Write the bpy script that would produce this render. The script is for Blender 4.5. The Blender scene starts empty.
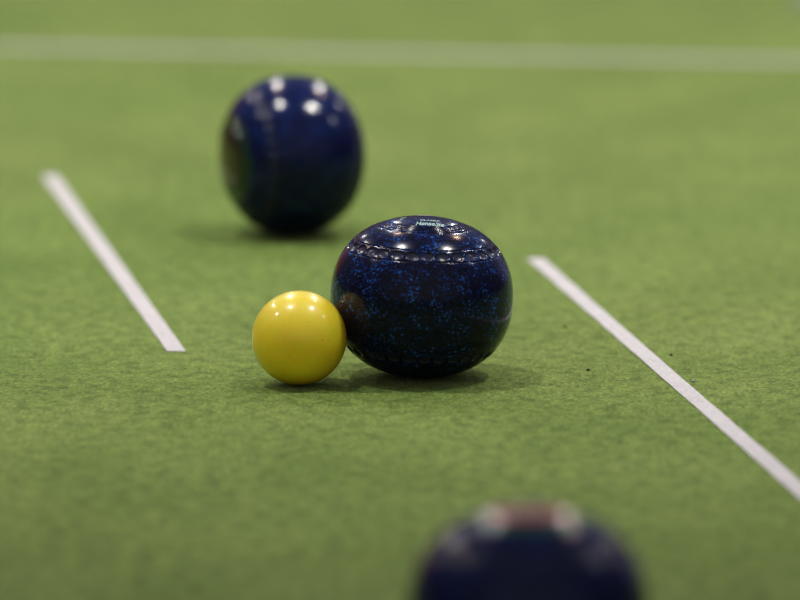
import bpy, math, random
import numpy as np
from mathutils import Matrix, Vector, Euler

sc = bpy.context.scene
COL = sc.collection
random.seed(4)

# ------------------------------------------------------------------ helpers
def link(name, me, mat=None, parent=None, matrix=None):
    o = bpy.data.objects.new(name, me)
    COL.objects.link(o)
    if mat is not None and not me.materials:
        me.materials.append(mat)
    if parent is not None:
        o.parent = parent
    if matrix is not None:
        o.matrix_local = matrix
    return o

def tag(o, label=None, cat=None, group=None, kind=None):
    for k, v in (('label', label), ('category', cat), ('group', group), ('kind', kind)):
        if v: o[k] = v
    return o

def mesh(name, verts, faces, smooth=True):
    me = bpy.data.meshes.new(name)
    me.from_pydata([tuple(v) for v in verts], [], faces)
    me.update()
    if smooth:
        me.polygons.foreach_set('use_smooth', [True] * len(me.polygons))
    return me

class NT:
    def __init__(self, name):
        self.m = bpy.data.materials.new(name); self.m.use_nodes = True
        self.t = self.m.node_tree; self.t.nodes.clear()
        self.out = self.t.nodes.new('ShaderNodeOutputMaterial')
        self.b = self.n('ShaderNodeBsdfPrincipled')
        self.l(self.b.outputs[0], self.out.inputs[0])
    def n(self, typ, **kw):
        nd = self.t.nodes.new(typ)
        for k, v in kw.items():
            if hasattr(nd, k): setattr(nd, k, v)
            else: nd.inputs[k.replace('_', ' ')].default_value = v
        return nd
    def l(self, a, b): self.t.links.new(a, b)
    def ramp(self, fac, stops, interp='LINEAR'):
        r = self.n('ShaderNodeValToRGB'); cr = r.color_ramp; cr.interpolation = interp
        while len(cr.elements) < len(stops): cr.elements.new(0.5)
        for e, (p, c) in zip(cr.elements, stops):
            e.position = p; e.color = (c[0], c[1], c[2], 1) if not isinstance(c, (int, float)) else (c, c, c, 1)
        self.l(fac, r.inputs[0]); return r.outputs[0]
    def mix(self, fac, a, b, typ='MIX'):
        m = self.n('ShaderNodeMix', data_type='RGBA', blend_type=typ)
        for s, v in ((0, fac), (6, a), (7, b)):
            if hasattr(v, 'is_linked'): self.l(v, m.inputs[s])
            else: m.inputs[s].default_value = v if isinstance(v, (int, float)) else (*v, 1)
        return m.outputs[2]
    def math(self, op, a, b=0.0):
        m = self.n('ShaderNodeMath', operation=op)
        for i, v in enumerate((a, b)):
            if hasattr(v, 'is_linked'): self.l(v, m.inputs[i])
            else: m.inputs[i].default_value = v
        return m.outputs[0]
    def set(self, **kw):
        for k, v in kw.items():
            s = self.b.inputs[k.replace('_', ' ')]
            if hasattr(v, 'is_linked'): self.l(v, s)
            else: s.default_value = (*v, 1) if isinstance(v, tuple) and len(v) == 3 and s.type == 'RGBA' else v

# ------------------------------------------------------------------ materials
def mat_carpet():
    N = NT('green felt carpet')
    tc = N.n('ShaderNodeTexCoord')
    P = tc.outputs['Object']
    def noise(scale, detail=3, rough=.6, sx=1, sy=1):
        mp = N.n('ShaderNodeMapping'); mp.inputs['Scale'].default_value = (sx, sy, 1)
        N.l(P, mp.inputs['Vector'])
        q = N.n('ShaderNodeTexNoise'); q.inputs['Scale'].default_value = scale
        q.inputs['Detail'].default_value = detail; q.inputs['Roughness'].default_value = rough
        N.l(mp.outputs[0], q.inputs['Vector']); return q.outputs['Fac']
    fibre = noise(400, 3, .75, 1.0, .55)          # matted fibres of the felt
    tuft = noise(90, 4, .65, 1.0, .7)            # small clumps
    patch = noise(9, 3, .55, 1.0, .6)            # worn and rubbed patches
    broad = noise(1.6, 2, .5)
    c = N.ramp(fibre, [(.30, CARPET[0]), (.50, CARPET[1]), (.72, CARPET[2])])
    c2 = N.ramp(tuft, [(.34, (.40, .45, .38)), (.5, (.95, .95, .93)), (.68, (1.38, 1.32, 1.25))])
    c = N.mix(.75, c, c2, 'MULTIPLY')
    c3 = N.ramp(patch, [(.32, (.84, .88, .82)), (.68, (1.13, 1.10, 1.16))])
    c = N.mix(1.0, c, c3, 'MULTIPLY')
    c4 = N.ramp(broad, [(.35, (.96, 1.0, .96)), (.65, (1.04, 1.0, 1.04))])
    c = N.mix(1.0, c, c4, 'MULTIPLY')
    bump = N.n('ShaderNodeBump'); bump.inputs['Strength'].default_value = .55
    bump.inputs['Distance'].default_value = .0012
    N.l(N.math('ADD', fibre, N.math('MULTIPLY', tuft, 1.4)), bump.inputs['Height'])
    N.l(bump.outputs[0], N.b.inputs['Normal'])
    N.set(Base_Color=c, Roughness=.95, Specular_IOR_Level=.15, Sheen_Weight=.26, Sheen_Roughness=.45,
          Sheen_Tint=(.80, .92, .55))
    return N.m

CARPET = [(.036, .088, .017), (.150, .226, .052), (.305, .375, .120)]

def mat_bowl(name, speck=1.0, base=(.0080, .0098, .036)):
    N = NT(name)
    tc = N.n('ShaderNodeTexCoord'); P = tc.outputs['Object']
    oi = N.n('ShaderNodeObjectInfo')
    warp = N.n('ShaderNodeTexNoise'); warp.inputs['Scale'].default_value = 260
    N.l(P, warp.inputs['Vector'])
    mixv = N.n('ShaderNodeVectorMath', operation='MULTIPLY_ADD')
    N.l(warp.outputs['Color'], mixv.inputs[0]); mixv.inputs[1].default_value = (.0035,) * 3
    N.l(P, mixv.inputs[2])
    v = N.n('ShaderNodeTexVoronoi'); v.inputs['Scale'].default_value = 800
    N.l(mixv.outputs[0], v.inputs['Vector'])
    # each cell gets a random tint; a few are bright flecks
    sep = N.n('ShaderNodeSeparateColor'); N.l(v.outputs['Color'], sep.inputs[0])
    dens = N.n('ShaderNodeTexNoise'); dens.inputs['Scale'].default_value = 70
    N.l(P, dens.inputs['Vector'])
    pick = N.math('ADD', sep.outputs[0], N.math('MULTIPLY', N.math('SUBTRACT', dens.outputs['Fac'], .5), 1.1))
    c = N.ramp(pick, [(.0, (base[0]*.5, base[1]*.5, base[2]*.5)), (.50, base), (.72, (.008, .017, .075)),
                      (.86, (.010, .024, .115)), (.94, (.014, .054, .23)), (1.0, (.026, .115, .40))])
    n2 = N.n('ShaderNodeTexNoise'); n2.inputs['Scale'].default_value = 900
    N.l(P, n2.inputs['Vector'])
    c = N.mix(.5, c, N.ramp(n2.outputs['Fac'], [(.35, .35), (.65, 1.5)]), 'MULTIPLY')
    if speck < 1: c = N.mix(1 - speck, c, (.008, .015, .080))
    cup = N.n('ShaderNodeAttribute', attribute_name='cup').outputs['Fac']
    c = N.mix(N.math('MULTIPLY', cup, .85), c, (.040, .040, .074))          # duller grey lavender tint in the grip dimples
    rg = N.math('ADD', N.math('MULTIPLY', cup, .06), .165)
    N.set(Base_Color=c, Roughness=rg, IOR=1.42)
    return N.m

def mat_gloss(name, col, rough=.2, var=.12, scale=300, coat=.5):
    N = NT(name)
    tc = N.n('ShaderNodeTexCoord')
    q = N.n('ShaderNodeTexNoise'); q.inputs['Scale'].default_value = scale
    N.l(tc.outputs['Object'], q.inputs['Vector'])
    lo = tuple(x * (1 - var) for x in col); hi = tuple(min(1, x * (1 + var)) for x in col)
    N.set(Base_Color=N.ramp(q.outputs['Fac'], [(.3, lo), (.7, hi)]), Roughness=rough, Coat_Weight=coat, Coat_Roughness=.07)
    return N.m

def mat_jack():
    N = NT('yellow jack')
    tc = N.n('ShaderNodeTexCoord'); P = tc.outputs['Object']
    q = N.n('ShaderNodeTexNoise'); q.inputs['Scale'].default_value = 60; q.inputs['Detail'].default_value = 4
    N.l(P, q.inputs['Vector'])
    c = N.ramp(q.outputs['Fac'], [(.3, (.93, .71, .055)), (.7, (.98, .78, .075))])
    p = N.n('ShaderNodeTexNoise'); p.inputs['Scale'].default_value = 420; p.inputs['Detail'].default_value = 2
    N.l(P, p.inputs['Vector'])
    c = N.mix(1.0, c, N.ramp(p.outputs['Fac'], [(.22, .60), (.31, 1.0)]), 'MULTIPLY')   # tiny pits and grime
    N.set(Base_Color=c, Roughness=.34, IOR=1.46, Coat_Weight=.6, Coat_Roughness=.09,
          Subsurface_Weight=.75, Subsurface_Radius=(1.0, .62, .10), Subsurface_Scale=.022)
    return N.m

def mat_tape(name, col):
    N = NT(name)
    tc = N.n('ShaderNodeTexCoord'); P = tc.outputs['Object']
    q = N.n('ShaderNodeTexNoise'); q.inputs['Scale'].default_value = 450; q.inputs['Detail'].default_value = 3
    N.l(P, q.inputs['Vector'])
    w = N.n('ShaderNodeTexNoise'); w.inputs['Scale'].default_value = 30
    N.l(P, w.inputs['Vector'])
    c = N.ramp(q.outputs['Fac'], [(.32, tuple(x*.80 for x in col)), (.5, col), (.8, tuple(min(1, x*1.18) for x in col))])
    c = N.mix(1.0, c, N.ramp(w.outputs['Fac'], [(.3, .93), (.7, 1.04)]), 'MULTIPLY')
    b = N.n('ShaderNodeBump'); b.inputs['Strength'].default_value = .25; b.inputs['Distance'].default_value = .0006
    N.l(q.outputs['Fac'], b.inputs['Height']); N.l(b.outputs[0], N.b.inputs['Normal'])
    N.set(Base_Color=c, Roughness=.6, Specular_IOR_Level=.35)
    return N.m

def mat_plain(name, col, rough=.8):
    N = NT(name)
    tc = N.n('ShaderNodeTexCoord')
    q = N.n('ShaderNodeTexNoise'); q.inputs['Scale'].default_value = 200
    N.l(tc.outputs['Object'], q.inputs['Vector'])
    N.set(Base_Color=N.ramp(q.outputs['Fac'], [(.3, tuple(x*.8 for x in col)), (.7, tuple(min(1, x*1.15) for x in col))]), Roughness=rough)
    return N.m

# ------------------------------------------------------------------ carpet
CARP = mat_carpet()
n = 40
xs = np.linspace(-9, 9, n + 1); ys = np.linspace(-5, 21, n + 1)
fl = mesh('floor', [(x, y, 0) for y in ys for x in xs],
          [(j*(n+1)+i, j*(n+1)+i+1, (j+1)*(n+1)+i+1, (j+1)*(n+1)+i) for j in range(n) for i in range(n)])
tag(link('floor', fl, CARP), kind='structure')

# ------------------------------------------------------------------ marking lines (thin tape laid on the felt)
def strip(name, a, b, width, mat, seed, cut_a=0.0, cut_b=0.0, th=.0005):
    """a,b: ends on the carpet; the ends may be cut aslant (cut = shear of the end in metres)"""
    rnd = random.Random(seed)
    A, B = Vector((a[0], a[1], 0)), Vector((b[0], b[1], 0))
    d = (B - A); L = d.length; d.normalize(); nrm = Vector((-d.y, d.x, 0))
    k = max(8, int(L / .02)); vs, fs = [], []
    w = width / 2
    for i in range(k + 1):
        t = i / k
        wl = w + rnd.uniform(-.00025, .00025); wr = w + rnd.uniform(-.00025, .00025)
        sh = cut_a * (1 - t) if i == 0 else (cut_b if i == k else 0)
        pl = d * (L * t + sh) + nrm * wl; pr = d * (L * t - sh) - nrm * wr
        for p, z in ((pl, 0), (pl, th), (pr, th), (pr, 0)):
            vs.append((p.x, p.y, z + .0002))
    for i in range(k):
        o, q = 4 * i, 4 * i + 4
        for j in range(3): fs.append((o + j, o + j + 1, q + j + 1, q + j))
    fs.append((0, 3, 2, 1)); e = 4 * k; fs.append((e, e + 1, e + 2, e + 3))
    me = mesh(name, vs, fs, smooth=False)
    o = link(name, me, mat); o.location = A
    return o

TAPE = mat_tape('white marking tape', (.60, .575, .60))
tag(strip('marking_line', (-.2836, 5.697), (-.1541, 4.8365), .0126, TAPE, 1, cut_b=.0015),
    'short white line on the green carpet left of the yellow ball', 'line')
tag(strip('marking_line', (.1010, 5.257), (.2649, 4.2055), .0126, TAPE, 2),
    'white line on the green carpet to the right of the dimpled bowl', 'line')
FAR = mat_tape('faded far line', (.43, .43, .40))
tag(strip('boundary_line', (-2.1, 6.788), (2.1, 6.195), .026, FAR, 3),
    'pale blurred line running across the carpet behind all the bowls', 'line')

# ------------------------------------------------------------------ bowls
RA, RB, EXP = .0617, .0543, 2.24
def prof(t):
    """superelliptic half profile; t = 0 at the equator, pi/2 at the pole"""
    c, s = max(math.cos(t), 0), max(math.sin(t), 0)
    return RA * c ** (2 / EXP), RB * s ** (2 / EXP)

T = np.linspace(0, math.pi / 2, 6001)
PR = np.array([prof(t) for t in T])
ARC = np.concatenate([[0], np.cumsum(np.hypot(*np.diff(PR, axis=0).T))])
def at_arc(s):
    return np.interp(s, ARC, PR[:, 0]), np.interp(s, ARC, PR[:, 1])
def arc_of_r(r):
    return float(np.interp(-r, -PR[:, 0], ARC))
def z_of_r(r):
    return RB * (1 - min(1, (r / RA)) ** EXP) ** (1 / EXP)

S_DIM = arc_of_r(.0500)           # middle of the dimpled band
NDIM, RHO, ASP = 30, .0047, 1.22
GROOVES = [.0246, .0269, .0293, .0319]
R_RING0, R_RING1 = .0232, .0336   # the turned ring between disc and body
def bowl_rows(s0, s1):
    """arc positions, dense where there is detail"""
    out = [s0]
    while out[-1] < s1 - 1e-6:
        s = out[-1]; r = float(at_arc(s)[0])
        step = .0016
        if abs(s - S_DIM) < .0072: step = .00034
        elif any(abs(r - g) < .0022 for g in GROOVES): step = .0003
        out.append(min(s + step, s1))
    return out

def displaced(s, th):
    r, z = at_arc(s)
    r2, z2 = at_arc(s + .00004); r1, z1 = at_arc(max(s - .00004, 0))
    dr, dz = r2 - r1, z2 - z1; L = math.hypot(dr, dz) or 1
    nr, nz = dz / L, -dr / L                      # outward normal
    d = np.zeros_like(th)
    v = s - S_DIM
    if abs(v) < .0075:
        u = (np.mod(th, 2 * math.pi / NDIM) - math.pi / NDIM) * r
        q = np.clip(1 - (u * u + (v * ASP) ** 2) / RHO ** 2, 0, 1)
        d -= .00135 * np.minimum(q * 2.2, 1) * (.5 + .5 * q)
        for e in (-.0046, .0046):
            d -= .00045 * math.exp(-((v - e) / .0004) ** 2)
    for g in GROOVES:
        d -= .00075 * math.exp(-((r - g) / .00088) ** 2)
    return (r + d * nr), (z + d * nz)

def cup_mask(s, th):
    r, z = at_arc(s); v = s - S_DIM
    u = (np.mod(th, 2 * math.pi / NDIM) - math.pi / NDIM) * r
    return np.clip((1 - (u * u + (v * ASP) ** 2) / RHO ** 2) * 4, 0, 1) if abs(v) < .0075 else np.zeros_like(th)

def revolve(name, rows, seg, sign=1, close=False, tip=None):
    th = np.linspace(0, 2 * math.pi, seg, endpoint=False)
    vs, fs = [], []
    for s, side in rows:
        rr, zz = displaced(s, th)
        vs += list(zip(rr * np.cos(th), rr * np.sin(th), zz * side))
    for i in range(len(rows) - 1):
        a, b = i * seg, (i + 1) * seg
        for j in range(seg):
            k = (j + 1) % seg
            fs.append((a + j, a + k, b + k, b + j) if sign > 0 else (a + k, a + j, b + j, b + k))
    me = mesh(name, vs, fs)
    at = me.attributes.new('cup', 'FLOAT', 'POINT')
    at.data.foreach_set('value', np.concatenate([cup_mask(s, th) for s, _ in rows]).astype(np.float32))
    return me

SEG = 600
s_ring0, s_ring1 = arc_of_r(R_RING0), arc_of_r(R_RING1)
up = bowl_rows(0, s_ring1)
body_me = revolve('bowl_body', [(s, -1) for s in reversed(up)] + [(s, 1) for s in up[1:]], SEG)
rr_ = bowl_rows(s_ring1, s_ring0)
# the turned ring: same surface, dense
rs = list(np.linspace(s_ring1, s_ring0, 44))
ring_me = revolve('bowl_ring', [(s, 1) for s in rs], 360)

def dome(name, r_out, lift=0.0, r_in=0.0, seg=180, steps=14):
    """a cap (or annulus) that follows the crown of the bowl"""
    vs, fs = [], []
    for i in range(steps + 1):
        r = r_in + (r_out - r_in) * i / steps
        if i == 0 and r_in == 0:
            r = 1e-6
        z = z_of_r(r) + lift
        for g in GROOVES:
            z -= .00075 * math.exp(-((r - g) / .00088) ** 2)
        for j in range(seg):
            a = 2 * math.pi * j / seg
            vs.append((r * math.cos(a), r * math.sin(a), z))
    for i in range(steps):
        for j in range(seg):
            k = (j + 1) % seg
            fs.append((i*seg+j, (i+1)*seg+j, (i+1)*seg+k, i*seg+k))
    return mesh(name, vs, fs)

disc_me = dome('bowl_disc', R_RING0)

def lettering(name, items, lift=.00007):
    """items: (text, x, y, size, x_scale, shear, rot) -> one mesh of letters lying on the crown"""
    vs, fs = [], []
    for (txt, x, y, size, sx, shear, rot) in items:
        cu = bpy.data.curves.new('t', 'FONT'); cu.body = txt; cu.size = size; cu.shear = shear
        cu.align_x = 'CENTER'; cu.align_y = 'CENTER'; cu.resolution_u = 3; cu.offset = size * .015
        ob = bpy.data.objects.new('t', cu); COL.objects.link(ob)
        dg = bpy.context.evaluated_depsgraph_get(); dg.update()
        me = bpy.data.meshes.new_from_object(ob.evaluated_get(dg))
        o = len(vs); c, s = math.cos(rot), math.sin(rot)
        for v in me.vertices:
            px, py = v.co.x * sx, v.co.y
            X, Y = x + c * px - s * py, y + s * px + c * py
            vs.append((X, Y, z_of_r(math.hypot(X, Y)) + lift))
        fs += [tuple(o + i for i in p.vertices) for p in me.polygons]
        bpy.data.objects.remove(ob); bpy.data.curves.remove(cu); bpy.data.meshes.remove(me)
    return mesh(name, vs, fs, smooth=False)

M_SPECK = mat_bowl('speckled navy resin', 1.0)
M_NAVY = mat_bowl('deep blue resin', .45, base=(.0075, .0120, .055))
M_MINT = mat_gloss('mint paint', (.50, .74, .64), .4, .2, 900, .2)
M_GREY = mat_gloss('pinkish grey sticker', (.42, .36, .38), .35, .3, 500, .3)
M_RED = mat_gloss('red emblem paint', (.42, .035, .055), .25, .15, 300)
M_BROWN = mat_gloss('brown red emblem paint', (.032, .014, .012), .25, .2, 300)
M_GREEN = mat_gloss('green emblem paint', (.012, .115, .045), .25, .2, 300)
M_DKGREEN = mat_gloss('dark green emblem paint', (.005, .032, .020), .25, .2, 300)
M_WHITE = mat_gloss('white emblem paint', (.34, .24, .24), .35, .1, 300)

FLIP = Matrix.Rotation(math.pi, 4, 'X')
def lowest(rot):
    zs = np.array(body_pts) @ np.array(rot.to_3x3()).T
    return -float(zs[:, 2].min())
body_pts = [v.co[:] for v in body_me.vertices][::7] + [v.co[:] for v in disc_me.vertices] 
body_pts = body_pts + [(x, y, -z) for (x, y, z) in body_pts]

def bowl(loc, rot, label, body_mat, ring_mat, disc_mat, spin=0.0, size=1.0):
    root = bpy.data.objects.new('lawn_bowl', None); COL.objects.link(root)
    root.location = (loc[0], loc[1], 0); root.empty_display_size = .05
    tag(root, label, 'bowl')
    R = rot.to_matrix().to_4x4()
    M = Matrix.Translation((0, 0, lowest(R) * size + .0002)) @ R @ Matrix.Scale(size, 4)
    Ms = M @ Matrix.Rotation(spin, 4, 'Z')
    b = link('body', body_me if not body_me.materials else body_me.copy(), None, root, Ms)
    b.data.materials.clear(); b.data.materials.append(body_mat)
    discs = []
    for k, F in enumerate((Matrix.Identity(4), FLIP)):
        rg = ring_me.copy(); rg.materials.clear(); rg.materials.append(ring_mat)
        link('turned_ring', rg, None, root, M @ F)
        dm = disc_me.copy(); dm.materials.clear(); dm.materials.append(disc_mat)
        discs.append(link('face_disc', dm, None, root, M @ F))
    return root, discs

# --- the bowl beside the jack, lying on its side
CX, CY = .0147, 4.7370
b1, d1 = bowl((CX, CY), Euler((0, math.radians(2.2), 0)),
              'speckled navy bowl lying on its side, dimpled ring on top, touching the yellow ball',
              M_SPECK, M_SPECK, M_SPECK, spin=math.radians(3))
t = lettering('lettering', [('Henselite', .0030, -.0183, .0094, .54, .35, .05),
                            ('CLASSIC', .0035, -.0108, .0046, .80, 0, .03),
                            ('5', -.0165, -.0062, .0050, 1, .2, -.5), ('H', -.0150, -.0010, .0050, 1, .2, -.5)])
tag(link('lettering', t, M_MINT, d1[0]), 'pale mint engraved lettering')
# round maker's mark near the far side of the same face
mk, mf = [], []
for i in range(5):
    for j in range(40):
        a = 2 * math.pi * j / 40; r = .0001 + .0060 * i / 4
        x, y = -.001 + 1.25 * r * math.cos(a), .0125 + r * math.sin(a)
        mk.append((x, y, z_of_r(math.hypot(x, y)) + .0002))
for i in range(4):
    for j in range(40):
        k = (j + 1) % 40; mf.append((i*40+j, (i+1)*40+j, (i+1)*40+k, i*40+k))
tag(link('emblem', mesh('emblem', mk, mf), M_GREY, d1[0]), 'pinkish grey oval emblem')

# --- the far bowl, standing on its running edge; its face with the emblem looks left
psi = math.radians(23)
ax = Vector((-math.cos(psi), -math.sin(psi), .0)).normalized()
q = Vector((0, 0, 1)).rotation_difference(ax)
b2, d2 = bowl((-.0825, 5.3818), q.to_euler(),
              'blurred dark blue bowl standing on its edge, farthest away, behind the yellow ball',
              M_NAVY, M_DKGREEN, M_BROWN, size=.988)
# --- the near bowl, lying on its side, cut by the picture's lower edge
b3, d3 = bowl((.0676, 3.676), Euler((math.radians(-1), 0, 0)),
              'blurred navy bowl with red and green emblem, nearest, cut off by the bottom edge',
              M_NAVY, M_GREEN, M_RED, size=1.03)

pale = dome('emblem', .0125, .00015, 0, 96, 8)
tag(link('emblem', pale, M_WHITE, d3[0]), 'pale pinkish centre of the emblem')

# ------------------------------------------------------------------ jack
RJ = .0318
M1 = b1.children[0].matrix_local.copy(); 
pts = np.array(body_pts) @ np.array(M1.to_3x3()).T + np.array(M1.translation) + np.array((CX, CY, 0))
jx, jy = -.0675, CY
while True:                               # slide the jack towards the viewer until it just touches the bowl
    dmin = np.sqrt(((pts - np.array((jx, jy, RJ))) ** 2).sum(1)).min()
    if dmin >= RJ - .0020: break
    jy -= .0005
print('JACK y', jy)
seg, rings = 128, 64
jv, jf = [(0, 0, -RJ)], []
for i in range(1, rings):
    a = -math.pi / 2 + math.pi * i / rings
    for j in range(seg):
        b = 2 * math.pi * j / seg
        jv.append((RJ * math.cos(a) * math.cos(b), RJ * math.cos(a) * math.sin(b), RJ * math.sin(a)))
jv.append((0, 0, RJ))
for j in range(seg):
    k = (j + 1) % seg
    jf.append((0, 1 + k, 1 + j)); e = len(jv) - 1; o = 1 + (rings - 2) * seg
    jf.append((e, o + j, o + k))
for i in range(rings - 2):
    for j in range(seg):
        k = (j + 1) % seg; o = 1 + i * seg
        jf.append((o + j, o + k, o + seg + k, o + seg + j))
jk = link('jack_ball', mesh('jack_ball', jv, jf), mat_jack())
jk.location = (jx, jy, RJ + .0002)
tag(jk, 'small glossy yellow jack ball resting on the carpet against the speckled bowl', 'ball')

# ------------------------------------------------------------------ crumbs on the carpet
def crumb(x, y, sx, sy, sz, col, seed, label):
    rnd = random.Random(seed)
    vs, fs = [], []
    for i in range(1, 5):
        a = -math.pi / 2 + math.pi * i / 5
        for j in range(8):
            b = 2 * math.pi * j / 8; w = rnd.uniform(.75, 1.2)
            vs.append((sx * w * math.cos(a) * math.cos(b), sy * w * math.cos(a) * math.sin(b), sz * (1 + math.sin(a))))
    vs += [(0, 0, 0), (0, 0, 2 * sz)]
    for i in range(3):
        for j in range(8):
            k = (j + 1) % 8; fs.append((i*8+j, i*8+k, i*8+8+k, i*8+8+j))
    for j in range(8):
        k = (j + 1) % 8; fs.append((32, k, j)); fs.append((33, 24 + j, 24 + k))
    o = link('crumb', mesh('crumb', vs, fs), mat_plain('crumb ' + str(seed), col))
    o.location = (x, y, .0001); tag(o, label, 'crumb')
crumb(.1863, 4.820, .0011, .0016, .0008, (.006, .007, .006), 1, 'tiny black speck on the carpet just right of the right white line')
crumb(.1277, 4.7606, .0016, .0014, .0006, (.012, .014, .010), 2, 'tiny dark crumb on the carpet between the speckled bowl and the right white line')
crumb(.1162, 4.941, .0014, .0015, .0007, (.10, .045, .018), 3, 'tiny brown crumb right of the speckled bowl, near the far end of the white line')
crumb(.1971, 4.7146, .0011, .0014, .0007, (.35, .45, .60), 4, 'tiny pale blue crumb on the carpet beside the right white line')

# ------------------------------------------------------------------ mat whose corner shows at the far right
mv, mfc = [], []
c0 = Vector((.381, 6.885, 0)); dx = Vector((.93, -.75, 0)).normalized(); dy = Vector((.75, .93, 0)).normalized()
for (u, v) in ((0, 0), (.9, 0), (.9, .6), (0, .6)):
    p = dx * u + dy * v
    mv += [(p.x, p.y, .0003), (p.x, p.y, .006)]
mfc = [(1, 3, 5, 7), (0, 6, 4, 2)] + [(2*i, 2*((i+1) % 4), 2*((i+1) % 4)+1, 2*i+1) for i in range(4)]
fm = link('floor_mat', mesh('floor_mat', mv, mfc, False), mat_plain('blue grey mat', (.36, .42, .52)))
fm.location = c0
tag(fm, 'blurred blue grey mat, only its corner showing at the top right', 'mat')

# ------------------------------------------------------------------ hall lighting
def lamp(x, y, z, power, size, col, spread=180):
    L = bpy.data.lights.new('hall_lamp', 'AREA'); L.shape = 'DISK'; L.size = size
    L.energy = power; L.color = col; L.spread = math.radians(spread)
    o = bpy.data.objects.new('hall_lamp', L); COL.objects.link(o); o.location = (x, y, z)
    return o
H = 6.0
WHITE, WARM = (1.0, .97, .90), (1.0, .62, .36)
def spot(x, y, z, power, tx, ty, cone, blend, size, col):
    L = bpy.data.lights.new('hall_spot', 'SPOT'); L.energy = power; L.color = col
    L.spot_size = math.radians(cone); L.spot_blend = blend; L.shadow_soft_size = size
    o = bpy.data.objects.new('hall_spot', L); COL.objects.link(o); o.location = (x, y, z)
    o.rotation_euler = (Vector((tx, ty, 0)) - Vector((x, y, z))).to_track_quat('-Z', 'Y').to_euler()
    return o
for x in (-1.75, 2.45):                       # the overhead pair; aim and soft cones shaped to imitate lens vignetting
    spot(x, 5.2, H, 475, .06, 5.75, 37, 1.0, .17, WHITE)
for y, p in ((11.6, 110), (18.5, 60)):
    for x, k in ((-5.7, .6), (-1.7, 1), (2.5, 1), (6.7, .4)):
        lamp(x, y, H, p * k, .36, WHITE)
for x, p in ((-5.7, 50), (6.7, 30)):
    lamp(x, 5.2, H, p, .26, WHITE)
for x, k in ((-5.9, .6), (-1.95, 1), (2.35, 1)):
    lamp(x + .4, 9.2, H, 24 * k, .24, WARM)

W = bpy.data.worlds.new('hall'); sc.world = W; W.use_nodes = True
wt = W.node_tree; wt.nodes.clear()
wo = wt.nodes.new('ShaderNodeOutputWorld'); bg = wt.nodes.new('ShaderNodeBackground')
tc = wt.nodes.new('ShaderNodeTexCoord'); sp = wt.nodes.new('ShaderNodeSeparateXYZ')
wt.links.new(tc.outputs['Generated'], sp.inputs[0])
rp = wt.nodes.new('ShaderNodeValToRGB'); cr = rp.color_ramp
st = [(0.0, (.05, .07, .03)), (.49, (.06, .07, .04)), (.52, (.10, .08, .08)), (.62, (.16, .14, .16)), (.75, (.22, .22, .28)), (1.0, (.22, .22, .29))]
while len(cr.elements) < len(st): cr.elements.new(.5)
for e, (p, c) in zip(cr.elements, st): e.position = p; e.color = (*c, 1)
mr = wt.nodes.new('ShaderNodeMapRange'); mr.inputs['From Min'].default_value = -1
wt.links.new(sp.outputs['Z'], mr.inputs[0]); wt.links.new(mr.outputs[0], rp.inputs[0])
def glow(prev, d, col, w):
    """a dim coloured area of the background (stands, added fill), in direction d"""
    dp = wt.nodes.new('ShaderNodeVectorMath'); dp.operation = 'DOT_PRODUCT'
    wt.links.new(tc.outputs['Generated'], dp.inputs[0]); dp.inputs[1].default_value = Vector(d).normalized()
    m = wt.nodes.new('ShaderNodeMapRange'); m.interpolation_type = 'SMOOTHSTEP'
    m.inputs['From Min'].default_value = w; m.inputs['From Max'].default_value = 1
    wt.links.new(dp.outputs['Value'], m.inputs[0])
    x = wt.nodes.new('ShaderNodeMix'); x.data_type = 'RGBA'
    wt.links.new(m.outputs[0], x.inputs[0]); wt.links.new(prev, x.inputs[6]); x.inputs[7].default_value = (*col, 1)
    return x.outputs[2]
sky = glow(rp.outputs[0], (-.42, .90, .11), (.36, .12, .07), .965)
sky = glow(sky, (.60, .78, .18), (.30, .25, .30), .93)
sky = glow(sky, (0, -1, .22), (.40, .38, .35), .25)  # broad fill added behind the camera to brighten the jack's lower front
wt.links.new(sky, bg.inputs[0]); wt.links.new(bg.outputs[0], wo.inputs[0])
bg.inputs[1].default_value = .68

# ------------------------------------------------------------------ camera
cd = bpy.data.cameras.new('camera'); cam = bpy.data.objects.new('camera', cd); COL.objects.link(cam)
cam.location = (0, 0, .8117); cam.rotation_euler = (math.radians(90 - 9.1077), 0, 0)
cd.sensor_width = 22.5; cd.lens = 200; cd.clip_end = 200; cd.clip_start = .05
cd.dof.use_dof = True; cd.dof.focus_distance = 4.775; cd.dof.aperture_fstop = 2.8
sc.camera = cam
sc.view_settings.view_transform = 'Standard'
sc.view_settings.look = 'None'
sc.view_settings.exposure = 0.48
sc.view_settings.use_curve_mapping = True           # the camera's contrast curve: a gentle toe
cm = sc.view_settings.curve_mapping; cu = cm.curves[3]
for p in ((.012, .0062), (.06, .050), (.18, .178)): cu.points.new(*p)
cm.update()
